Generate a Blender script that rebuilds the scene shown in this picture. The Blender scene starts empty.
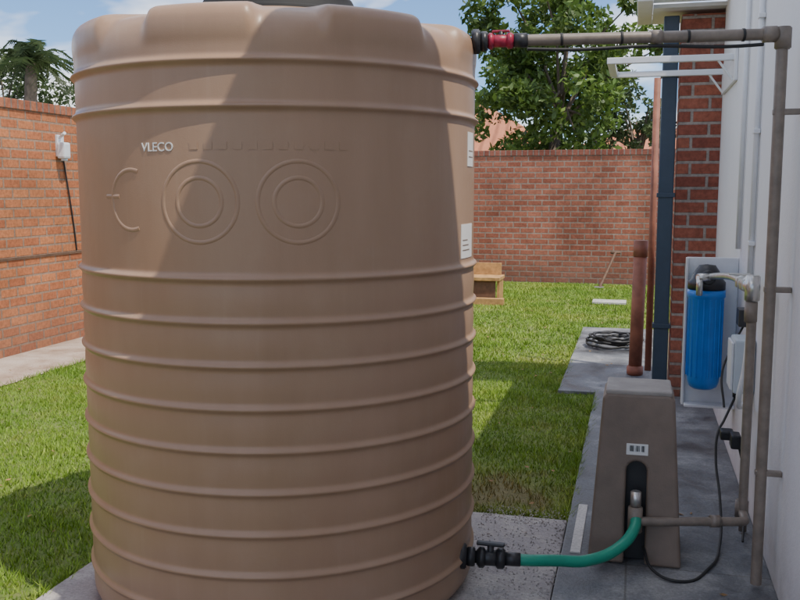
import bpy, bmesh, math, random
import numpy as np
from mathutils import Vector, Matrix
random.seed(4); rng=np.random.default_rng(7)
S=bpy.context.scene
COL=S.collection
# ---------------------------------------------------------------- materials
def newmat(name):
    m=bpy.data.materials.new(name); m.use_nodes=True
    nt=m.node_tree; b=nt.nodes['Principled BSDF']
    return m,nt,b
def N(nt,t,**k):
    n=nt.nodes.new(t)
    for a,v in k.items(): setattr(n,a,v)
    return n
def rgba(c): return (c[0],c[1],c[2],1)
def ramp(nt,fac,stops):
    r=N(nt,'ShaderNodeValToRGB'); e=r.color_ramp.elements
    e[0].position=stops[0][0]; e[0].color=rgba(stops[0][1])
    e[1].position=stops[-1][0]; e[1].color=rgba(stops[-1][1])
    for p,c in stops[1:-1]:
        x=e.new(p); x.color=rgba(c)
    nt.links.new(fac,r.inputs[0]); return r.outputs[0]
def noise(nt,vec,scale,detail=3,rough=.6,dist=0):
    n=N(nt,'ShaderNodeTexNoise'); n.inputs['Scale'].default_value=scale; n.inputs['Detail'].default_value=detail
    n.inputs['Roughness'].default_value=rough; n.inputs['Distortion'].default_value=dist
    if vec: nt.links.new(vec,n.inputs['Vector'])
    return n.outputs[0]
def pos(nt): return N(nt,'ShaderNodeNewGeometry').outputs['Position']
def mixc(nt,f,a,b,mode='MIX'):
    m=N(nt,'ShaderNodeMix',data_type='RGBA',blend_type=mode)
    for i,v in ((0,f),(6,a),(7,b)):
        if isinstance(v,(int,float)): m.inputs[i].default_value=v
        elif isinstance(v,tuple): m.inputs[i].default_value=rgba(v)
        else: nt.links.new(v,m.inputs[i])
    return m.outputs[2]
def bump(nt,b,h,strength=.3,dist=.01):
    n=N(nt,'ShaderNodeBump'); n.inputs['Strength'].default_value=strength; n.inputs['Distance'].default_value=dist
    nt.links.new(h,n.inputs['Height']); nt.links.new(n.outputs[0],b.inputs['Normal'])
def simple(name,c,rough=.5,var=.15,scale=12,metal=0,bs=.1,bscale=80):
    m,nt,b=newmat(name); p=pos(nt)
    f=noise(nt,p,scale)
    col=ramp(nt,f,[(.3,tuple(x*(1-var) for x in c)),(.7,tuple(min(1,x*(1+var)) for x in c))])
    nt.links.new(col,b.inputs['Base Color']); b.inputs['Roughness'].default_value=rough; b.inputs['Metallic'].default_value=metal
    bump(nt,b,noise(nt,p,bscale,1),bs,.003)
    return m
def brickmat(name,axis,c1,c2,mortar,w=.222,h=.086,ms=.011,dirt=.35):
    m,nt,b=newmat(name); p=pos(nt)
    sp=N(nt,'ShaderNodeSeparateXYZ'); nt.links.new(p,sp.inputs[0])
    cb=N(nt,'ShaderNodeCombineXYZ')
    nt.links.new(sp.outputs[0 if axis=='x' else 1],cb.inputs[0]); nt.links.new(sp.outputs[2],cb.inputs[1])
    br=N(nt,'ShaderNodeTexBrick'); nt.links.new(cb.outputs[0],br.inputs['Vector'])
    br.inputs['Scale'].default_value=1; br.inputs['Brick Width'].default_value=w; br.inputs['Row Height'].default_value=h
    br.inputs['Mortar Size'].default_value=ms; br.inputs['Mortar Smooth'].default_value=.25; br.inputs['Bias'].default_value=-.1
    br.inputs['Color1'].default_value=rgba(c1); br.inputs['Color2'].default_value=rgba(c2); br.inputs['Mortar'].default_value=rgba(mortar)
    n1=noise(nt,p,1.3,4,.65); n2=noise(nt,p,34,2,.7)
    g=ramp(nt,n1,[(.3,(1-dirt,1-dirt,1-dirt)),(.65,(1.0,1.0,1.0))])
    c=mixc(nt,1.0,br.outputs[0],g,'MULTIPLY')
    g2=ramp(nt,n2,[(.3,(.72,.70,.70)),(.7,(1.15,1.12,1.1))])
    c=mixc(nt,1.0,c,g2,'MULTIPLY')
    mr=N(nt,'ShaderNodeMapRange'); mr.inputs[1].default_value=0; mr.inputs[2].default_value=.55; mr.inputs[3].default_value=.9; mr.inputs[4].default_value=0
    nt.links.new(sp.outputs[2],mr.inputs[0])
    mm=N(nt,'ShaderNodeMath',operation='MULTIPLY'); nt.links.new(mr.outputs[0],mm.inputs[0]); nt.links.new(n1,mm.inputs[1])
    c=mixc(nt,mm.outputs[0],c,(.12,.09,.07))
    nt.links.new(c,b.inputs['Base Color']); b.inputs['Roughness'].default_value=.9; b.inputs['Specular IOR Level'].default_value=.25
    iv=N(nt,'ShaderNodeMath',operation='SUBTRACT'); iv.inputs[0].default_value=1; nt.links.new(br.outputs['Fac'],iv.inputs[1])
    ad=N(nt,'ShaderNodeMath',operation='MULTIPLY_ADD'); nt.links.new(n2,ad.inputs[0]); ad.inputs[1].default_value=.3; nt.links.new(iv.outputs[0],ad.inputs[2])
    bump(nt,b,ad.outputs[0],.7,.012)
    return m
# ---------------------------------------------------------------- geometry helpers
def empty(name,loc=(0,0,0)):
    e=bpy.data.objects.new(name,None); COL.objects.link(e); e.location=(0,0,0); e.empty_display_size=.2; return e
def link(name,me,mat,parent=None,smooth=False):
    o=bpy.data.objects.new(name,me); COL.objects.link(o)
    if mat: me.materials.append(mat)
    if parent: o.parent=parent
    if smooth:
        me.polygons.foreach_set('use_smooth',[True]*len(me.polygons))
    return o
def box(name,lo,hi,mat,parent=None,bev=0,seg=2):
    bm=bmesh.new(); bmesh.ops.create_cube(bm,size=1)
    for v in bm.verts:
        v.co=Vector([(lo[i]+hi[i])/2+v.co[i]*(hi[i]-lo[i]) for i in range(3)])
    if bev: bmesh.ops.bevel(bm,geom=list(bm.edges),offset=bev,segments=seg,affect='EDGES',profile=.6)
    me=bpy.data.meshes.new(name); bm.to_mesh(me); bm.free()
    return link(name,me,mat,parent)
def cyl(name,a,b,r,mat,parent=None,seg=28,r2=None,bev=.0):
    a=Vector(a); b=Vector(b); d=b-a
    bm=bmesh.new(); bmesh.ops.create_cone(bm,cap_ends=True,segments=seg,radius1=r,radius2=r if r2 is None else r2,depth=d.length)
    if bev:
        es=[e for e in bm.edges if any(len(f.verts)>4 for f in e.link_faces)]
        bmesh.ops.bevel(bm,geom=es,offset=bev,segments=2,affect='EDGES')
    M=Matrix.Translation((a+b)/2)@d.to_track_quat('Z','Y').to_matrix().to_4x4()
    bm.transform(M); me=bpy.data.meshes.new(name); bm.to_mesh(me); bm.free()
    o=link(name,me,mat,parent)
    for p in me.polygons: p.use_smooth=len(p.vertices)<=4
    return o
def tube(name,pts,r,mat,parent=None,smooth=True,cyc=False,res=4):
    cu=bpy.data.curves.new(name,'CURVE'); cu.dimensions='3D'; cu.bevel_depth=r; cu.bevel_resolution=res; cu.use_fill_caps=True
    if smooth:
        sp=cu.splines.new('BEZIER'); sp.bezier_points.add(len(pts)-1)
        for bp,p in zip(sp.bezier_points,pts):
            bp.co=p; bp.handle_left_type='AUTO'; bp.handle_right_type='AUTO'
        cu.resolution_u=10
    else:
        sp=cu.splines.new('POLY'); sp.points.add(len(pts)-1)
        for q,p in zip(sp.points,pts): q.co=(*p,1)
    sp.use_cyclic_u=cyc
    o=bpy.data.objects.new(name+'_c',cu); COL.objects.link(o)
    dg=bpy.context.evaluated_depsgraph_get(); me=bpy.data.meshes.new_from_object(o.evaluated_get(dg))
    bpy.data.objects.remove(o); me.name=name
    return link(name,me,mat,parent,True)
def rounded(pts,rad,n=6):
    P=[Vector(p) for p in pts]; out=[P[0]]
    for i in range(1,len(P)-1):
        a=(P[i-1]-P[i]).normalized(); b=(P[i+1]-P[i]).normalized()
        s=P[i]+a*rad; e=P[i]+b*rad
        for k in range(n+1):
            t=k/n; out.append(s*(1-t)**2+P[i]*2*t*(1-t)+e*t*t)
    out.append(P[-1]); return out
def quadmesh(name,V,F,mat,parent=None,smooth=False):
    me=bpy.data.meshes.new(name); me.from_pydata([tuple(v) for v in V],[],[tuple(f) for f in F]); me.update()
    return link(name,me,mat,parent,smooth)
def bigmesh(name,V,k,mat,parent=None):
    n=len(V)//k; me=bpy.data.meshes.new(name)
    me.vertices.add(len(V)); me.vertices.foreach_set('co',V.astype(np.float32).ravel())
    me.loops.add(len(V)); me.loops.foreach_set('vertex_index',np.arange(len(V),dtype=np.int32))
    me.polygons.add(n); me.polygons.foreach_set('loop_start',np.arange(0,len(V),k,dtype=np.int32))
    me.update(calc_edges=True); me.validate()
    return link(name,me,mat,parent)

# ---------------------------------------------------------------- light
sv=Vector((.42,-.20,.90)).normalized()
el=math.asin(sv.z); rot=math.atan2(sv.x,sv.y)
w=bpy.data.worlds.new("World"); S.world=w; w.use_nodes=True; nt=w.node_tree
bg=nt.nodes['Background']; sky=N(nt,'ShaderNodeTexSky',sky_type='NISHITA'); sky.sun_disc=False
sky.sun_elevation=el; sky.sun_rotation=rot; sky.air_density=1.0; sky.dust_density=.5; sky.ozone_density=2.0; sky.altitude=1300
tc=N(nt,'ShaderNodeTexCoord'); mp=N(nt,'ShaderNodeMapping'); mp.inputs['Scale'].default_value=(1,1,2.4); mp.inputs['Location'].default_value=(.9,1.2,.4); nt.links.new(tc.outputs['Generated'],mp.inputs[0])
cn=noise(nt,mp.outputs[0],3.2,5,.58,.3)
cf=ramp(nt,cn,[(.47,(0,0,0)),(.62,(.95,.95,.95))])
skb=mixc(nt,1.0,sky.outputs[0],(.95,1.25,1.6),'MULTIPLY')
skc=mixc(nt,cf,skb,(17.5,17.0,16.5))
nt.links.new(skc,bg.inputs[0]); bg.inputs[1].default_value=.15
sd=bpy.data.lights.new('sun','SUN'); sd.energy=5.0; sd.angle=math.radians(.5); sd.color=(1,.93,.82)
so=bpy.data.objects.new('sun',sd); COL.objects.link(so); so.rotation_euler=sv.to_track_quat('Z','Y').to_euler(); so.location=(4,0,8)

# ---------------------------------------------------------------- camera
cd=bpy.data.cameras.new('camera'); cam=bpy.data.objects.new('camera',cd); COL.objects.link(cam); S.camera=cam
cd.sensor_width=36; cd.lens=36*900/800; cd.clip_end=1000; cd.clip_start=.05
cam.location=(0,0,1.45); cam.rotation_euler=(math.radians(90-6.97),0,math.radians(14.7))

# ---------------------------------------------------------------- materials set
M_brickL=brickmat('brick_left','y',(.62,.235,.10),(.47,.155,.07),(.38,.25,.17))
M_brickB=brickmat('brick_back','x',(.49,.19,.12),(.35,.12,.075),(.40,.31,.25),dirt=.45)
M_brickP=brickmat('brick_pier','x',(.40,.14,.09),(.28,.09,.065),(.38,.33,.29))
M_cope=brickmat('brick_coping','x',(.42,.16,.11),(.30,.10,.07),(.33,.26,.22),w=.086,h=.3,dirt=.5)
M_copeL=brickmat('brick_coping_l','y',(.50,.19,.10),(.36,.12,.07),(.28,.2,.16),w=.086,h=.3,dirt=.5)
M_tank,nt,b=newmat('tank_plastic'); p=pos(nt)
mp=N(nt,'ShaderNodeMapping'); mp.inputs['Scale'].default_value=(6,6,1.0); nt.links.new(p,mp.inputs[0])
f=noise(nt,mp.outputs[0],1.0,5,.6)
c=ramp(nt,f,[(.3,(.325,.200,.125)),(.7,(.370,.235,.152))])
f2=noise(nt,p,7,4,.7)
c=mixc(nt,ramp(nt,f2,[(.52,(0,0,0)),(.8,(.13,.13,.13))]),c,(.44,.34,.25))
mp2=N(nt,'ShaderNodeMapping'); mp2.inputs['Scale'].default_value=(38,38,2.2); nt.links.new(p,mp2.inputs[0])
f3=noise(nt,mp2.outputs[0],1.0,3,.6)
c=mixc(nt,ramp(nt,f3,[(.60,(0,0,0)),(.82,(.12,.12,.12))]),c,(.46,.36,.27))
sp=N(nt,'ShaderNodeSeparateXYZ'); nt.links.new(p,sp.inputs[0])
mr=N(nt,'ShaderNodeMapRange'); mr.inputs[1].default_value=.03; mr.inputs[2].default_value=.4; mr.inputs[3].default_value=.45; mr.inputs[4].default_value=0; nt.links.new(sp.outputs[2],mr.inputs[0])
mm=N(nt,'ShaderNodeMath',operation='MULTIPLY'); nt.links.new(mr.outputs[0],mm.inputs[0]); nt.links.new(f2,mm.inputs[1])
c=mixc(nt,mm.outputs[0],c,(.36,.27,.20))
nt.links.new(c,b.inputs['Base Color'])
nt.links.new(ramp(nt,f2,[(.35,(.33,.33,.33)),(.7,(.46,.46,.46))]),b.inputs['Roughness'])
b.inputs['Specular IOR Level'].default_value=.42
bump(nt,b,noise(nt,p,260,1),.12,.002)
M_black=simple('black_plastic',(.022,.022,.024),.4)
M_rubber=simple('black_cable',(.02,.02,.02),.6)
M_lid=simple('lid_plastic',(.012,.012,.012),.75)
M_pipe=simple('brown_pipe_plastic',(.22,.18,.145),.42,.2,20)
M_red=simple('red_plastic',(.34,.018,.05),.4,.25,60)
M_blue=simple('blue_plastic',(.012,.19,.62),.3,.08)
M_white=simple('white_paint_metal',(.74,.75,.76),.4,.04)
M_plaster,nt,b=newmat('white_plaster'); p=pos(nt)
f=noise(nt,p,1.6,5,.65); c=ramp(nt,f,[(.3,(.74,.74,.75)),(.7,(.81,.81,.81))])
sp=N(nt,'ShaderNodeSeparateXYZ'); nt.links.new(p,sp.inputs[0])
mr=N(nt,'ShaderNodeMapRange'); mr.inputs[1].default_value=0; mr.inputs[2].default_value=.35; mr.inputs[3].default_value=.9; mr.inputs[4].default_value=0; nt.links.new(sp.outputs[2],mr.inputs[0])
mm=N(nt,'ShaderNodeMath',operation='MULTIPLY'); nt.links.new(mr.outputs[0],mm.inputs[0]); nt.links.new(noise(nt,p,9,4,.7),mm.inputs[1])
c=mixc(nt,mm.outputs[0],c,(.33,.28,.23))
nt.links.new(c,b.inputs['Base Color']); b.inputs['Roughness'].default_value=.85
bump(nt,b,noise(nt,p,55,4,.7),.35,.006)
M_metal=simple('galvanised_metal',(.62,.61,.58),.32,.12,30,metal=.85)
M_green=simple('green_hose_rubber',(.005,.27,.17),.33,.1)
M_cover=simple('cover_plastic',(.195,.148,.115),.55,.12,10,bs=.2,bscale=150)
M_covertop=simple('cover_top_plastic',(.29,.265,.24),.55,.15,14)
M_navy=simple('downpipe_paint',(.035,.055,.085),.4,.1)
M_terra=simple('terracotta_pipe',(.31,.12,.075),.65,.3,9)
M_label=simple('label_paper',(.72,.72,.70),.5,.03)
M_ink=simple('label_ink',(.03,.03,.03),.6)
M_grey=simple('grey_box_plastic',(.52,.58,.62),.4,.04)
M_wood=simple('wood',(.48,.27,.10),.6,.3,14)
M_woodd=simple('wood_dark',(.13,.07,.04),.7,.3,14)
M_roof,nt,b=newmat('roof_tiles'); p=pos(nt)
wv=N(nt,'ShaderNodeTexWave'); wv.inputs['Scale'].default_value=1.1; wv.inputs['Distortion'].default_value=1; nt.links.new(p,wv.inputs[0])
nt.links.new(mixc(nt,noise(nt,p,3,4),(.42,.14,.07),(.55,.22,.11)),b.inputs['Base Color']); b.inputs['Roughness'].default_value=.85; bump(nt,b,wv.outputs[1],.8,.08)
def slab(name,c1,c2,c3,scale=1.5,tile=None,rough=.75):
    m,nt,b=newmat(name); p=pos(nt)
    f=noise(nt,p,scale,5,.68,.3); c=ramp(nt,f,[(.33,c1),(.5,c2),(.66,c3)])
    f2=noise(nt,p,90,3,.75); c=mixc(nt,1.0,c,ramp(nt,f2,[(.3,(.7,.7,.7)),(.7,(1.2,1.2,1.2))]),'MULTIPLY')
    h=f2
    if tile:
        br=N(nt,'ShaderNodeTexBrick'); nt.links.new(p,br.inputs['Vector']); br.offset=0.0
        br.inputs['Scale'].default_value=1; br.inputs['Brick Width'].default_value=tile; br.inputs['Row Height'].default_value=tile
        br.inputs['Mortar Size'].default_value=.005; br.inputs['Mortar Smooth'].default_value=.5
        br.inputs['Color1'].default_value=(1,1,1,1); br.inputs['Color2'].default_value=(.88,.89,.90,1); br.inputs['Mortar'].default_value=(.66,.64,.6,1)
        c=mixc(nt,1.0,c,br.outputs[0],'MULTIPLY')
    nt.links.new(c,b.inputs['Base Color'])
    nt.links.new(ramp(nt,f,[(.38,(.32,.32,.32)),(.55,(rough,)*3)]),b.inputs['Roughness'])
    bump(nt,b,h,.5,.006); return m
M_path=slab('slate_path',(.065,.068,.075),(.155,.16,.17),(.31,.31,.31),2.4,.85,.65)
M_apron=slab('concrete_apron',(.18,.155,.15),(.31,.28,.27),(.46,.43,.40),3.2)
M_strip=slab('sandy_strip',(.34,.25,.18),(.46,.36,.28),(.55,.46,.38),2.5)
M_kerb=slab('pale_kerb',(.45,.43,.40),(.55,.53,.50),(.62,.6,.57),4)
M_soil=slab('ground_soil',(.10,.09,.05),(.13,.12,.06),(.18,.15,.09),.8)
# lawn
def lawncol(nt,p):
    a=noise(nt,p,.9,4,.6); b_=noise(nt,p,4.5,4,.7)
    c=ramp(nt,a,[(.3,(.14,.27,.028)),(.52,(.205,.335,.042)),(.72,(.32,.39,.075))])
    c=mixc(nt,ramp(nt,b_,[(.52,(0,0,0)),(.75,(.5,.5,.5))]),c,(.38,.34,.12))
    vm=N(nt,'ShaderNodeVectorMath',operation='DISTANCE'); nt.links.new(p,vm.inputs[0]); vm.inputs[1].default_value=(-.62,4.15,0)
    ad=N(nt,'ShaderNodeMath',operation='MULTIPLY_ADD'); nt.links.new(b_,ad.inputs[0]); ad.inputs[1].default_value=1.2; nt.links.new(vm.outputs['Value'],ad.inputs[2])
    return mixc(nt,ramp(nt,ad.outputs[0],[(.72,(.75,.75,.75)),(1.0,(0,0,0))]),c,(.29,.20,.105))
M_lawn,nt,b=newmat('lawn_soil'); p=pos(nt); c=lawncol(nt,p)
c=mixc(nt,.5,c,ramp(nt,noise(nt,p,14,4,.7),[(.35,(.07,.085,.03)),(.7,(.24,.19,.11))]))
nt.links.new(c,b.inputs['Base Color']); b.inputs['Roughness'].default_value=.95; bump(nt,b,noise(nt,p,60,3,.8),1,.02)
M_blade,nt,b=newmat('grass_blades'); p=pos(nt); c=lawncol(nt,p)
ri=N(nt,'ShaderNodeNewGeometry').outputs['Random Per Island']
c=mixc(nt,1.0,c,ramp(nt,ri,[(0,(.62,.65,.55)),(.8,(1.2,1.15,1.0)),(1,(1.6,1.4,1.3))]),'MULTIPLY')
nt.links.new(c,b.inputs['Base Color']); b.inputs['Roughness'].default_value=.6; b.inputs['Specular IOR Level'].default_value=.3
def leafmat(name,c1,c2,c3):
    m,nt,b=newmat(name); g=N(nt,'ShaderNodeNewGeometry')
    c=ramp(nt,g.outputs['Random Per Island'],[(0,c1),(.6,c2),(1,c3)])
    c=mixc(nt,1.0,c,ramp(nt,noise(nt,g.outputs['Position'],1.6,2),[(.35,(.65,.65,.65)),(.65,(1.4,1.4,1.2))]),'MULTIPLY')
    nt.links.new(c,b.inputs['Base Color']); b.inputs['Roughness'].default_value=.5
    tr=N(nt,'ShaderNodeBsdfTranslucent'); nt.links.new(c,tr.inputs[0]); mx=N(nt,'ShaderNodeMixShader'); mx.inputs[0].default_value=.4
    nt.links.new(b.outputs[0],mx.inputs[1]); nt.links.new(tr.outputs[0],mx.inputs[2]); nt.links.new(mx.outputs[0],nt.nodes['Material Output'].inputs[0])
    return m
M_leaf=leafmat('tree_leaves',(.06,.115,.02),(.12,.20,.038),(.19,.27,.065))
M_leaf2=leafmat('palm_leaves',(.045,.075,.03),(.08,.12,.045),(.12,.16,.07))
M_bark=simple('bark',(.13,.10,.075),.9,.35,10,bs=.8,bscale=30)

# ---------------------------------------------------------------- ground
def sheet(name,x0,x1,y0,y1,z,mat,parent=None):
    return quadmesh(name,[(x0,y0,z),(x1,y0,z),(x1,y1,z),(x0,y1,z)],[(0,1,2,3)],mat,parent)
sheet('ground',-300,300,-300,300,0,M_soil)
lawn=empty('lawn')
sheet('lawn_turf',-4.5,-.24,-2,14.2,.004,M_lawn,lawn)
sheet('lawn_turf_far',-.24,4,9.5,14.2,.004,M_lawn,lawn)
def blades(n,x0,x1,y0,y1,h,wd):
    X=rng.uniform(x0,x1,n); Y=rng.uniform(y0,y1,n)
    keep=~((X>-1.99)&(Y<3.85))&~((X>-.52)&(Y>6.40)&(Y<9.52))&~((X>-.24)&(Y<9.52))
    X=X[keep];Y=Y[keep];n=len(X)
    t=np.sin(X*3.1+1)*np.cos(Y*2.3)+np.sin(X*7.7+Y*5.1)*.5
    worn=np.exp(-(((X+.62)/.32)**2+((Y-4.15)/.35)**2))*.75
    k=rng.random(n)>np.maximum(np.clip((t-.5)*.5,0,.55),worn); X=X[k];Y=Y[k];n=len(X)
    a=rng.uniform(0,2*np.pi,n)
    H=h*rng.uniform(.5,1.3,n)*(1+.35*np.sin(X*5+np.sin(Y*4)*2)*np.sin(Y*6.3)); L=H*rng.uniform(0,.9,n); b2=rng.uniform(0,2*np.pi,n)
    W=wd*rng.uniform(.7,1.3,n)
    V=np.zeros((n,3,3)); V[:,0]=np.c_[X-np.cos(a)*W,Y-np.sin(a)*W,np.full(n,.003)]
    V[:,1]=np.c_[X+np.cos(a)*W,Y+np.sin(a)*W,np.full(n,.003)]; V[:,2]=np.c_[X+np.cos(b2)*L,Y+np.sin(b2)*L,H]
    return V.reshape(-1,3)
def edge(n,x0,y0,x1,y1,sp_):
    t=rng.random(n); keepm=(np.sin(t*57)+np.sin(t*23+1)+rng.normal(size=n)*.7)>-.2; t=t[keepm]; n=len(t)
    X=x0+(x1-x0)*t+rng.normal(size=n)*sp_; Y=y0+(y1-y0)*t+rng.normal(size=n)*sp_
    a=rng.uniform(0,2*np.pi,n); H=rng.uniform(.03,.065,n); L=H*rng.uniform(.2,1.1,n); b2=rng.uniform(0,2*np.pi,n); W=.003
    V=np.zeros((n,3,3)); V[:,0]=np.c_[X-np.cos(a)*W,Y-np.sin(a)*W,np.full(n,.003)]
    V[:,1]=np.c_[X+np.cos(a)*W,Y+np.sin(a)*W,np.full(n,.003)]; V[:,2]=np.c_[X+np.cos(b2)*L,Y+np.sin(b2)*L,H]
    return V.reshape(-1,3)
V=np.vstack([blades(180000,-4.52,-.24,2.0,7.5,.028,.0032),blades(90000,-4.52,.6,7.5,14.1,.032,.006),
 edge(1800,-.262,3.86,-.262,6.4,.010),edge(900,-2.0,3.86,-.26,3.86,.012),edge(900,-.522,6.4,-.522,9.5,.010),edge(900,-2.02,2.2,-2.02,3.84,.012),edge(2500,-4.5,2,-4.5,14,.02)])
bigmesh('grass_blades',V,3,M_blade,lawn)
sheet('wall_base_strip',-5.26,-4.5,-2,14.25,.010,M_strip)
# path
path=empty('path')
box('path_slab',(-.25,-1.5,-.05),(.52,6.40,.030),M_path,path,.006)
box('side_slab',(-.51,6.403,-.05),(.25,9.5,.028),M_path,path,.006)
box('kerb_strip',(-.215,3.46,.02),(-.175,4.02,.036),M_kerb,path,.003)
box('tank_base_slab',(-2.0,1.9,-.05),(-.253,3.83,.026),M_apron,None,.008)
n=2600; X=rng.uniform(-.62,-.22,n); Y=rng.uniform(2.6,3.95,n)
V=[];F=[]
for x,y in zip(X,Y):
    if abs(y-3.83)>.1 and abs(x+.25)>.05 and random.random()>.35: continue
    s=random.uniform(.002,.006); k=len(V); a=random.random()*6.28; z=.027
    for q in range(4): V.append((x+math.cos(a+q*1.57)*s*random.uniform(.6,1.2),y+math.sin(a+q*1.57)*s,z))
    V.append((x,y,z+s*.8))
    F+= [(k,k+1,k+4),(k+1,k+2,k+4),(k+2,k+3,k+4),(k+3,k,k+4)]
quadmesh('loose_gravel',V,F,M_apron)
n=260; X=rng.uniform(-4.8,.4,n); Y=rng.uniform(2.6,12,n); V=[]
for x,y in zip(X,Y):
    if (x+1.259)**2+(y-3.098)**2<.6: continue
    z=.034 if (x>-.5) else .03
    s=random.uniform(.008,.02); a=random.random()*6.28
    u=Vector((math.cos(a)*s,math.sin(a)*s,random.uniform(-.003,.004))); v=Vector((-math.sin(a)*s*.5,math.cos(a)*s*.5,.002)); c0=Vector((x,y,z))
    V+=[tuple(c0-u),tuple(c0+v),tuple(c0+u),tuple(c0-v)]
bigmesh('fallen_leaves',np.array(V),4,simple('dry_leaf',(.26,.15,.06),.8,.5,5))

# ---------------------------------------------------------------- boundary walls
bw=empty('brick_boundary_wall')
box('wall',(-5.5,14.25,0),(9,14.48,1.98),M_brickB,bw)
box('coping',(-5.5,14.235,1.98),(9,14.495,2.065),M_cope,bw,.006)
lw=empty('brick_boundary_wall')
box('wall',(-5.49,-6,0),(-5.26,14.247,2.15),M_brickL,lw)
box('coping',(-5.505,-6,2.15),(-5.245,14.23,2.235),M_copeL,lw,.006)
box('dark_band',(-5.262,-6,.84),(-5.252,14.2,.862),M_woodd,lw)  # thin dark band running the length of the wall face
wl=empty('wall_lamp')
cyl('arm',(-5.25,7.45,1.93),(-5.12,7.35,1.97),.014,M_white,wl)
box('backplate',(-5.26,7.40,1.76),(-5.235,7.50,1.96),M_white,wl,.005)
box('housing',(-5.235,7.38,1.74),(-5.15,7.48,1.89),M_white,wl,.02)
cyl('lens',(-5.19,7.43,1.72),(-5.19,7.43,1.74),.03,M_grey,wl)
tube('cable',[(-5.25,7.5,1.74),(-5.245,7.56,1.4),(-5.25,7.62,1.1),(-5.25,7.65,.87)],.007,M_rubber,wl)

# ---------------------------------------------------------------- house
hs=empty('white_house')
box('side_wall',(.52,-4,0),(.75,6.40,2.85),M_plaster,hs)
box('front_wing',(.75,-4,0),(6,6.3,2.8),M_plaster,hs)
box('roof_overhang',(-.28,-4,3.45),(6,2.45,3.57),M_white,hs)
box('upper_wall',(.52,-4,2.852),(6,2.4,3.448),M_plaster,hs)
box('roof_slab',(.50,2.452,2.86),(6,6.6,2.94),M_white,hs)
wg=empty('brick_wing')
box('wing_front',(.25,6.402,0),(6,6.75,2.60),M_brickP,wg)
box('eave_board',(.0,6.10,2.66),(.60,6.30,2.74),M_white,wg,.004)
box('gutter',(-.04,6.0,2.62),(.06,6.85,2.72),M_white,wg,.01)
box('soffit',(.062,6.304,2.63),(6,6.9,2.655),M_white,wg)
dp=empty('drain_downpipe')
box('pipe',(.135,6.42,.06),(.235,6.50,2.6),M_navy,dp,.008)
for z in (.5,1.4,2.2): box('strap_%d'%int(z*10),(.125,6.41,z),(.245,6.505,z+.03),M_navy,dp,.003)
box('shoe',(.125,6.33,.03),(.24,6.50,.12),M_navy,dp,.01)
tp=empty('clay_drain_pipe')
cyl('pipe',(.02,7.1,.03),(.035,7.1,1.0),.050,M_terra,tp,bev=.005)
cyl('collar',(.034,7.1,.94),(.037,7.1,1.07),.054,M_terra,tp,bev=.006)
cyl('gully',(.02,7.1,.028),(.02,7.1,.10),.062,M_terra,tp,bev=.008)
cyl('vent_pipe',(.12,7.3,.03),(.12,7.3,2.3),.026,M_terra,tp)
ck=empty('folding_clothes_rack')
y0,y1,z=5.55,6.22,2.2
for nm,a,b_ in (('near_rail',(-.18,y0,z),(.50,y0,z)),('far_rail',(-.17,y1,z),(.50,y1,z)),('end_rail',(-.18,y0,z),(-.17,y1,z))):
    A=[min(a[i],b_[i])-.018 for i in range(3)];B=[max(a[i],b_[i])+.018 for i in range(3)]
    if nm=='end_rail': A[1]+=.037;B[1]-=.037;A[2]+=.004;B[2]-=.004
    box(nm,A,B,M_white,ck,.004)
box('wall_rail',(.502,y0-.1,z-.14),(.519,y1+.05,z+.05),M_white,ck,.003)
for y in (y0,y1): tube('strut_%d'%int(y*10),[(.505,y,z-.13),(.42,y,z-.015)],.007,M_white,ck,False)

# ---------------------------------------------------------------- TANK
TC=Vector((-1.259,3.098)); TR=.700; Z0=.028
ribs=[1.19-.13*i for i in range(9)]+[1.69,1.82]
def body_r(z):
    r=TR
    for q in ribs: r+=.0135*math.exp(-((z-q)/.0095)**2)
    if z<1.19:
        ph=((1.19-z)%.13)/.13; r+=.004*math.sin(math.pi*ph)-.001
    if z<.07: r-=.03*((.07-z)/.05)**2
    return r
zs=[]
z=Z0
while z<1.868: zs.append(z); z+=.004 if min(abs(z-q) for q in ribs)<.03 else .012
prof=[(body_r(z),z,body_r(z),z) for z in zs]
lug=[(.700,1.868),(.704,1.90),(.704,1.930),(.698,1.957),(.680,1.978),(.638,1.990),(.56,2.000),(.45,2.016),(.35,2.033),(.30,2.042),(.285,2.047)]
rec=[(.700,1.868),(.697,1.890),(.690,1.915),(.678,1.938),(.658,1.958),(.622,1.974),(.55,1.992),(.45,2.012),(.35,2.032),(.30,2.042),(.285,2.047)]
def interp(L,n):
    out=[]
    for i in range(n):
        t=i/(n-1)*(len(L)-1); k=min(int(t),len(L)-2); u=t-k
        p0=L[max(k-1,0)];p1=L[k];p2=L[k+1];p3=L[min(k+2,len(L)-1)]
        out.append(tuple(.5*((2*p1[j])+(-p0[j]+p2[j])*u+(2*p0[j]-5*p1[j]+4*p2[j]-p3[j])*u*u+(-p0[j]+3*p1[j]-3*p2[j]+p3[j])*u**3) for j in (0,1)))
    return out
a=interp(lug,36); b_=interp(rec,36)
prof+=[(a[i][0],a[i][1],b_[i][0],b_[i][1]) for i in range(1,36)]
SEG=360; NL=8
def lugf(th):
    c=math.cos(NL*(th-math.radians(2)))
    t=min(1,max(0,(c+.6)/.45)); return t*t*(3-2*t)
tank=empty('water_tank'); V=[];F=[]
for (ra,za,rb,zb) in prof:
    for s in range(SEG):
        th=2*math.pi*s/SEG; L=lugf(th); r=ra*L+rb*(1-L); z=za*L+zb*(1-L)
        V.append((TC.x+r*math.cos(th),TC.y+r*math.sin(th),z))
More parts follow.
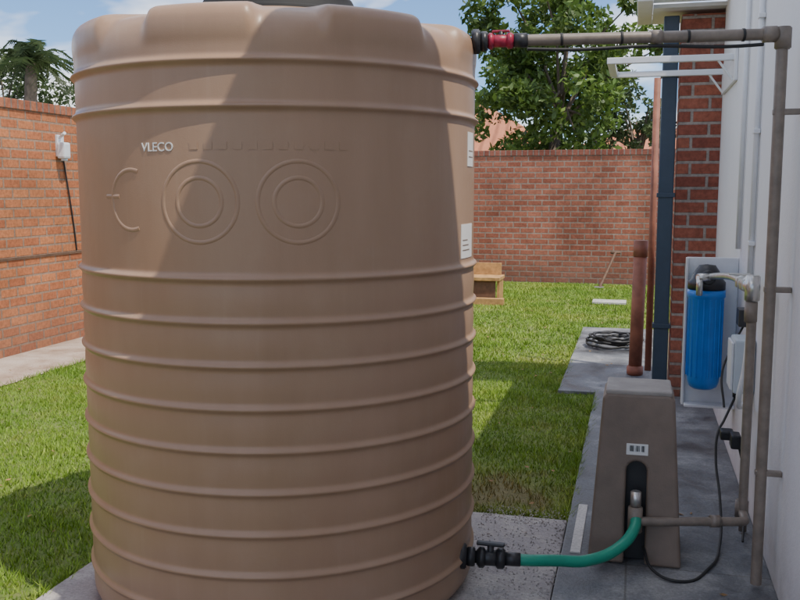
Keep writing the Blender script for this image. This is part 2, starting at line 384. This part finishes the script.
for i in range(len(prof)-1):
    for s in range(SEG):
        s2=(s+1)%SEG; F.append((i*SEG+s,i*SEG+s2,(i+1)*SEG+s2,(i+1)*SEG+s))
quadmesh('tank_body',V,F,M_tank,tank,True)
def revolve(name,prf,mat,parent,c=TC,seg=96):
    V=[];F=[]
    for r,z in prf:
        for s in range(seg):
            th=2*math.pi*s/seg; V.append((c.x+r*math.cos(th),c.y+r*math.sin(th),z))
    for i in range(len(prf)-1):
        for s in range(seg):
            s2=(s+1)%seg; F.append((i*seg+s,i*seg+s2,(i+1)*seg+s2,(i+1)*seg+s))
    return quadmesh(name,V,F,mat,parent,True)
revolve('manhole_lid',[(.284,2.03),(.284,2.055),(.278,2.062),(.268,2.064),(.268,2.10),(.262,2.112),(.20,2.135),(.1,2.15),(.001,2.155)],M_lid,tank)
def SP(th,z,off=0):
    t=math.radians(th); r=body_r(z)+off
    return (TC.x+r*math.cos(t),TC.y+r*math.sin(t),z)
def patch(name,t0,t1,z0,z1,mat,off=.002,n=8):
    V=[];F=[]
    for i in range(n+1):
        th=t0+(t1-t0)*i/n; V+=[SP(th,z0,off),SP(th,z1,off),SP(th,z0,-.002),SP(th,z1,-.002)]
    for i in range(n):
        k=i*4; F+=[(k,k+4,k+5,k+1),(k+1,k+5,k+7,k+3),(k+2,k+6,k+4,k)]
    F+=[(0,1,3,2),(n*4,n*4+2,n*4+3,n*4+1)]
    return quadmesh(name,V,F,mat,tank)
patch('sticker_lower',-10,1,1.22,1.335,M_label)
patch('sticker_upper',-5,2,1.53,1.645,M_label)
for i,zz in enumerate((1.245,1.262,1.279)): patch('sticker_line_%d'%i,-9,-2.5-i,zz,zz+.004,M_cover,.0026)
for i,zz in enumerate((1.56,1.58)): patch('sticker_line_u%d'%i,-4,1,zz,zz+.004,M_cover,.0026)
def text_on_tank(name,txt,size,th0,z0,mat,ext):
    cu=bpy.data.curves.new(name,'FONT'); cu.body=txt; cu.size=size; cu.extrude=ext; cu.align_x='CENTER'; cu.resolution_u=3
    o=bpy.data.objects.new(name+'_c',cu); COL.objects.link(o)
    me=bpy.data.meshes.new_from_object(o.evaluated_get(bpy.context.evaluated_depsgraph_get())); bpy.data.objects.remove(o)
    for v in me.vertices:
        th=th0+math.degrees(v.co.x/TR); z=z0+v.co.y; v.co=SP(th,z,v.co.z+ext*.5)
    return link(name,me,mat,tank)
text_on_tank('lettering','VLECO',.037,-99,1.563,M_label,.0012)
for i in range(11):
    t=-90+i*3.6
    patch('emboss_bump_%d'%i,t,t+2.1,1.566,1.588,M_tank,.0013,3)
def ringon(name,thc,zc,R,a0=0,a1=360,r=.012,sx=1,off=-.0098):
    pts=[]; n=48
    for i in range(n+1 if a1-a0<360 else n):
        a=math.radians(a0+(a1-a0)*i/n)
        pts.append(SP(thc+math.degrees(R*sx*math.cos(a)/TR),zc+R*math.sin(a),off))
    tube(name,pts,r,M_tank,tank,False,a1-a0>=360,7)
ringon('mark_ring_1',-88,1.415,.118); ringon('mark_ring_1_inner',-88,1.415,.070)
ringon('mark_ring_2',-64,1.415,.118); ringon('mark_ring_2_inner',-64,1.415,.070)
ringon('mark_arc',-108,1.42,.09,70,290)
tube('mark_bar',[SP(-118+i*.8,1.43,-.0098) for i in range(8)],.012,M_tank,tank,False,False,7)
# top inlet fitting
fit=empty('tank_inlet_valve')
P0=Vector((-.565,3.115,1.952)); P1=Vector((.45,3.30,1.965)); D=(P1-P0).normalized()
def al(t): return P0+D*t
cyl('flange',al(.0),al(.03),.042,M_black,fit,6,bev=.004); cyl('nut',al(.03),al(.055),.034,M_black,fit,8,bev=.003)
cyl('valve_body',al(.055),al(.14),.021,M_red,fit,24,bev=.006); cyl('union_a',al(.055),al(.075),.028,M_red,fit,10,bev=.004); cyl('union_b',al(.118),al(.142),.027,M_red,fit,10,bev=.004)
cyl('stem',al(.10),al(.10)+Vector((0,0,.032)),.010,M_black,fit)
box('handle',tuple(al(.10)+Vector((-.03,-.009,.028))),tuple(al(.10)+Vector((.03,.009,.036))),M_red,fit,.003)
cyl('coupling',al(.142),al(.19),.025,M_black,fit,16,bev=.003)
pp=empty('supply_pipe')
tube('pipe',rounded([al(.18),P1+Vector((0,0,0)),(.452,3.30,.05)],.012),.0195,M_pipe,pp,False)
cyl('elbow_a',al(.965),al(1.015),.027,M_pipe,pp,24,bev=.004); cyl('elbow_b',(.452,3.3,1.988),(.452,3.3,1.915),.027,M_pipe,pp,24,bev=.004)
cyl('coupler_mid',al(.60),al(.64),.0235,M_pipe,pp,24,bev=.003)
tube('cable',[al(.19)+Vector((0,-.01,-.03)),al(.35)+Vector((0,-.012,-.036)),al(.6)+Vector((0,-.01,-.030)),al(.85)+Vector((0,-.01,-.038)),al(.97)+Vector((0,-.01,-.034))],.006,M_rubber,pp)
for i,t in enumerate((.3,.5,.72,.9)): cyl('tie_%d'%i,al(t),al(t+.008),.0215,M_rubber,pp)
for i,z in enumerate((.45,1.1,1.7)):
    box('clip_%d'%i,(.43,3.288,z),(.519,3.312,z+.02),M_pipe,pp,.004)
# bottom outlet valve
ov=empty('tank_outlet_valve')
Q0=Vector((-.57,3.03,.155)); Q1=Vector((-.28,3.08,.145)); E=(Q1-Q0).normalized()
def bl(t): return Q0+E*t
cyl('flange',bl(-.02),bl(.02),.048,M_black,ov,8,bev=.004); cyl('nut',bl(.02),bl(.05),.036,M_black,ov,8,bev=.003)
cyl('body',bl(.05),bl(.15),.028,M_black,ov,20,bev=.006); cyl('union_a',bl(.06),bl(.085),.037,M_black,ov,12,bev=.004); cyl('union_b',bl(.125),bl(.155),.037,M_black,ov,12,bev=.004)
cyl('tail',bl(.155),bl(.21),.024,M_black,ov,20)
cyl('stem',bl(.105),bl(.105)+Vector((0,0,.05)),.012,M_black,ov); box('handle',tuple(bl(.105)+Vector((-.05,-.012,.045))),tuple(bl(.105)+Vector((.05,.012,.058))),M_black,ov,.005)
gh=empty('green_hose')
tube('hose',[bl(.19),bl(.24),(-.25,3.12,.135),(-.13,3.19,.12),(-.02,3.28,.15),(.025,3.33,.20),(.03,3.40,.24)],.021,M_green,gh)
cyl('clamp',bl(.195),bl(.205),.0235,M_metal,gh)

# ---------------------------------------------------------------- pump cover
pc=empty('pump_cover')
def outline(w0,w1,H):
    pts=[(-w0,0),(-.038,0)]
    for i in range(9):
        a=math.pi-math.pi*i/8; pts.append((.038*math.cos(a),.36+.038*math.sin(a)))
    pts+=[(.038,0),(w0,0),(w1+.004,H-.02),(w1-.012,H),(-w1+.012,H),(-w1-.004,H-.02)]
    return pts
out=outline(.173,.128,.655); bm=bmesh.new(); cx,cy,z0=.028,3.40,.031
fr=[bm.verts.new((cx+x,cy+z*.06,z0+z)) for x,z in out]; bk=[bm.verts.new((cx+x,cy+.36-z*.10,z0+z)) for x,z in out]
bm.faces.new(fr); bm.faces.new(bk[::-1]); n=len(out)
for i in range(n): bm.faces.new((fr[i],bk[i],bk[(i+1)%n],fr[(i+1)%n]))
bmesh.ops.recalc_face_normals(bm,faces=bm.faces[:])
me=bpy.data.meshes.new('cover_shell'); bm.to_mesh(me); bm.free(); o=link('cover_shell',me,M_cover,pc)
bv=o.modifiers.new('b','BEVEL'); bv.width=.012; bv.segments=3; bv.limit_method='ANGLE'; bv.angle_limit=math.radians(35)
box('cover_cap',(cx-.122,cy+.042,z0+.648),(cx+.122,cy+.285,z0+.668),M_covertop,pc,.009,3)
box('inner_body',(cx-.055,cy+.06,z0),(cx+.055,cy+.25,z0+.42),M_black,pc,.004)
cyl('pump_tee',(cx,cy-.02,.17),(cx,cy-.02,.27),.027,M_pipe,pc,20,bev=.004)
cyl('pump_nut',(cx,cy-.02,.27),(cx,cy-.02,.33),.02,M_metal,pc,8,bev=.003)
cyl('pump_port',(cx,cy-.02,.24),(cx,cy+.06,.24),.022,M_black,pc,12)
box('label',(cx-.04,cy+.0225,.455),(cx+.04,cy+.032,.498),M_label,pc,.002)
for i in range(13):
    if i in(4,9): continue
    x=cx-.027+i*.0043
    box('barcode_%d'%i,(x,cy+.0205,.470),(x+random.choice((.0015,.0028)),cy+.0224,.492),M_ink,pc)
dpp=empty('delivery_pipe')
tube('pipe',rounded([(cx+.015,3.375,.215),(.432,3.50,.205),(.432,3.60,.205),(.432,3.62,1.08)],.02),.017,M_pipe,dpp,False)
cyl('coupler',(.43,3.62,.95),(.43,3.62,1.03),.024,M_pipe,dpp,20,bev=.003)
cyl('coupler_low',(.43,3.615,.18),(.43,3.615,.25),.025,M_pipe,dpp,20,bev=.003)
cyl('return_pipe',(.465,3.85,.04),(.465,3.85,1.02),.016,M_pipe,dpp,20)
cyl('elbow',(.30,3.46,.209),(.34,3.472,.208),.023,M_pipe,dpp,16,bev=.003)
vr=empty('brass_valve_assembly')
cyl('tee',(.432,3.60,1.085),(.425,3.85,1.08),.026,M_metal,vr,16,bev=.004)
cyl('nut_a',(.43,3.70,1.084),(.429,3.74,1.083),.036,M_metal,vr,6,bev=.003)
cyl('nut_b',(.426,3.83,1.08),(.425,3.87,1.08),.036,M_metal,vr,6,bev=.003)
cyl('riser',(.432,3.62,1.03),(.432,3.62,1.13),.028,M_metal,vr,8,bev=.004)
tube('link_pipe',[(.425,3.87,1.08),(.41,4.2,1.07),(.38,4.55,1.04),(.36,4.72,1.02)],.016,M_metal,vr)
box('lever',(.36,3.76,1.115),(.44,3.78,1.123),M_metal,vr,.003)
cyl('bleed_elbow',(.36,4.70,1.02),(.30,4.66,1.02),.02,M_metal,vr,12,bev=.003); cyl('drop',(.31,4.665,1.03),(.31,4.665,.93),.016,M_metal,vr,12,bev=.003)
# filter
wf=empty('water_filter')
fc=Vector((.355,4.82))
revolve('housing',[(.001,.43),(.05,.432),(.07,.445),(.078,.47),(.082,.50),(.086,.90),(.094,.91),(.094,.945),(.001,.946)],M_blue,wf,fc,48)
for k in range(18):
    a=k/18*6.283; box('rib_%d'%k,(fc.x+.085*math.cos(a)-.003,fc.y+.085*math.sin(a)-.003,.50),(fc.x+.085*math.cos(a)+.003,fc.y+.085*math.sin(a)+.003,.90),M_blue,wf)
revolve('cap',[(.001,.947),(.092,.948),(.092,.985),(.078,1.0),(.06,1.04),(.04,1.07),(.001,1.075)],M_black,wf,fc,48)
cyl('port_in',(.355,4.70,1.015),(.355,4.94,1.015),.034,M_black,wf,16,bev=.004)
box('back_board',(.262,4.95,.32),(.519,4.975,1.10),M_white,wf,.004)
box('side_lip',(.255,4.90,.32),(.267,4.948,1.10),M_white,wf,.003)
box('bottom_lip',(.268,4.85,.32),(.519,4.948,.332),M_white,wf,.003)
cb=empty('control_box')
box('body',(.43,4.12,.56),(.519,4.30,.80),M_grey,cb,.012); box('lid',(.418,4.13,.575),(.4295,4.29,.785),M_white,cb,.004)
cyl('gland',(.45,4.2,.53),(.45,4.2,.56),.012,M_black,cb,12)
tube('white_pipe',[(.47,3.95,.95),(.455,3.95,.7),(.44,3.98,.56),(.47,4.08,.52),(.50,4.15,.55)],.012,M_white,cb)
box('upper_socket',(.47,4.38,.82),(.519,4.5,.90),M_black,cb,.006)
pw=empty('power_cable')
tube('cable',[(.45,4.2,.53),(.40,4.12,.44),(.37,4.05,.40),(.36,3.98,.30),(.37,3.85,.18),(.36,3.65,.06),(.30,3.42,.038),(.19,3.28,.037),(.10,3.32,.05),(.06,3.42,.10)],.0055,M_rubber,pw)
box('plug',(.375,3.98,.385),(.43,4.05,.425),M_black,pw,.008); box('plug_socket',(.41,3.9,.37),(.45,3.98,.43),M_black,pw,.008)
tube('cable_b',[(.44,3.94,.40),(.46,3.9,.3),(.47,3.88,.15),(.45,3.7,.05)],.005,M_rubber,pw)
tube('cable_c',[(.50,4.42,.83),(.44,4.36,.72),(.40,4.3,.62),(.405,4.2,.48)],.005,M_rubber,pw)
cn_=empty('wall_conduit')
cyl('conduit',(.505,4.35,.92),(.505,4.35,2.84),.0125,M_white,cn_); cyl('conduit_b',(.505,4.9,1.15),(.505,4.9,2.84),.012,M_white,cn_)
for i,z in enumerate((1.2,1.7,2.2)): box('saddle_%d'%i,(.49,4.325,z),(.519,4.375,z+.02),M_white,cn_,.003)

# ---------------------------------------------------------------- small garden objects
gc=empty('coiled_garden_hose')
pts=[]
for i in range(150):
    a=i*.24; R=.16+.05*math.sin(i*.13)+.02*random.random(); pts.append((-.16+R*1.15*math.cos(a),8.35+R*1.3*math.sin(a),.045+.0006*i+.01*random.random()))
tube('coil',pts,.011,M_rubber,gc,True,False,2)
wb=empty('wooden_bench')
box('seat',(-2.25,11.3,.30),(-1.66,11.75,.345),M_wood,wb,.006)
box('front_panel',(-2.22,11.34,.07),(-1.72,11.37,.298),M_woodd,wb); box('side_panel',(-1.70,11.36,.0),(-1.67,11.7,.298),M_wood,wb)
box('lower_plank',(-2.2,11.22,.0),(-1.60,11.33,.085),M_wood,wb,.005); box('back_slat',(-2.25,11.72,.346),(-1.70,11.75,.50),M_wood,wb,.004)
pk=empty('garden_plank'); box('plank',(-.52,11.6,.012),(-.10,11.9,.04),M_kerb,pk,.004)
st=empty('garden_spade'); tube('shaft',[(-.50,13.6,.02),(-.30,14.1,.5)],.022,M_woodd,st,False); box('blade',(-.58,13.5,.01),(-.44,13.62,.03),M_metal,st,.004); cyl('grip',(-.37,14.08,.5),(-.23,14.12,.5),.02,M_woodd,st)

# ---------------------------------------------------------------- vegetation
def limb(bm_pts,name,parent,r0,r1):
    P=[Vector(p) for p in bm_pts]; V=[];F=[];k=10
    for i,p in enumerate(P):
        d=(P[min(i+1,len(P)-1)]-P[max(i-1,0)]).normalized(); q=d.to_track_quat('Z','Y'); r=r0+(r1-r0)*i/(len(P)-1)
        for s in range(k):
            a=6.283*s/k; V.append(p+q@Vector((r*math.cos(a),r*math.sin(a),0)))
    for i in range(len(P)-1):
        for s in range(k):
            F.append((i*k+s,i*k+(s+1)%k,(i+1)*k+(s+1)%k,(i+1)*k+s))
    quadmesh(name,V,F,M_bark,parent,True)
def leaves(centres,radii,per,size):
    Vs=[]
    for c,r in zip(centres,radii):
        n=int(per*(r/.5)**2); d=rng.normal(size=(n,3)); d/=np.linalg.norm(d,axis=1)[:,None]
        p=np.array(c)+d*(r*rng.uniform(.25,1.0,n)**.6)[:,None]*np.array([1,1,.75])
        u=rng.normal(size=(n,3)); u/=np.linalg.norm(u,axis=1)[:,None]; v=np.cross(u,rng.normal(size=(n,3))); v/=np.linalg.norm(v,axis=1)[:,None]
        s=(size*rng.uniform(.6,1.4,n))[:,None]
        Vs.append(np.stack([p-u*s,p+v*s*.45,p+u*s,p-v*s*.45],1).reshape(-1,3))
    return np.vstack(Vs)
def tree(name,base,h,cr,cz,nclump,mat,per=260,size=.055,squash=.9,seed=1,cl=(.2,.42)):
    random.seed(seed); t=empty(name); bx,by=base
    top=Vector((bx+.1,by,cz-cr*.3))
    limb([(bx,by,0),(bx+.05,by,cz*.3),(bx-.03,by,cz*.5),top],'trunk',t,h*.028,h*.016)
    cs=[];rs=[]
    for i in range(nclump):
        while True:
            q=Vector((random.uniform(-1,1),random.uniform(-1,1),random.uniform(-1,1)))
            if .15<q.length<1: break
        q=q*(1.0 if random.random()>.25 else 1.12)
        c=Vector((bx+q.x*cr,by+q.y*cr,cz+q.z*cr*squash)); cs.append(tuple(c)); rs.append(random.uniform(*cl)*cr/1.8)
        if i%4==0:
            m=(top+c)/2+Vector((random.uniform(-.15,.15),0,random.uniform(-.1,.25)))
            limb([top-Vector((0,0,random.uniform(0,.7))),m,c],'limb_%d'%i,t,.035,.01)
    bigmesh('foliage',leaves(cs,rs,per,size),4,mat,t); return t
tree('garden_tree',(-1.65,18.5),6,2.0,3.95,95,M_leaf,300,.075,.98,3,(.24,.48))
tree('garden_tree',(-5.2,22),5,1.3,3.2,40,M_leaf,260,.06,.8,5)
tree('garden_tree',(-.1,20.5),4,1.0,2.9,48,M_leaf2,300,.06,.8,8,(.3,.5))
tree('garden_tree',(-12.2,15.5),5,1.8,2.9,70,M_leaf2,300,.06,.75,11)
tree('garden_tree',(-9.6,15.5),4,1.0,2.4,30,M_leaf,300,.06,.75,12)
pm=empty('palm_tree'); pb=Vector((-11.0,14.6,0)); pt=Vector((-10.8,14.6,3.75))
limb([pb,pb+Vector((.05,0,1.9)),pt],'trunk',pm,.15,.11); Vl=[]
random.seed(21)
for k in range(30):
    a=k*2.4; e=random.uniform(-.2,1.35); L=random.uniform(1.0,1.5)
    d=Vector((math.cos(a)*math.cos(e),math.sin(a)*math.cos(e),math.sin(e)))
    sd_=Vector((-math.sin(a),math.cos(a),0)); n=30
    for i in range(n):
        t=i/n; p=pt+d*L*t+Vector((0,0,-.85*t*t*L))
        ln=.22*math.sin(math.pi*(.12+.85*t))+.03
        for sg in (-1,1):
            q=p+sd_*sg*ln*.8+Vector((0,0,-.16*random.random()-.08))+d*.12
            ww=Vector((0,0,.010))+d*.010
            Vl+=[p-ww,p+ww,q]
bigmesh('fronds',np.array([tuple(v) for v in Vl]),3,M_leaf2,pm)

# neighbours
nh=empty('neighbour_house')
def hip(name,x0,x1,y0,y1,z0,z1,parent):
    m=(y0+y1)/2; d=(y1-y0)/2
    quadmesh(name,[(x0,y0,z0),(x1,y0,z0),(x1,y1,z0),(x0,y1,z0),(x0+d,m,z1),(x1-d,m,z1)],[(0,1,5,4),(1,2,5),(2,3,4,5),(3,0,4),(3,2,1,0)],M_roof,parent)
box('walls',(-9,25,0),(-2.6,30,2.5),M_brickB,nh); hip('roof',-9.5,-1.7,24.5,30.5,2.4,4.1,nh)
box('wing_walls',(-2.5,27,0),(4,31,2.3),M_brickB,nh); hip('wing_roof',-2.9,4.5,26.5,31.5,2.3,3.3,nh)
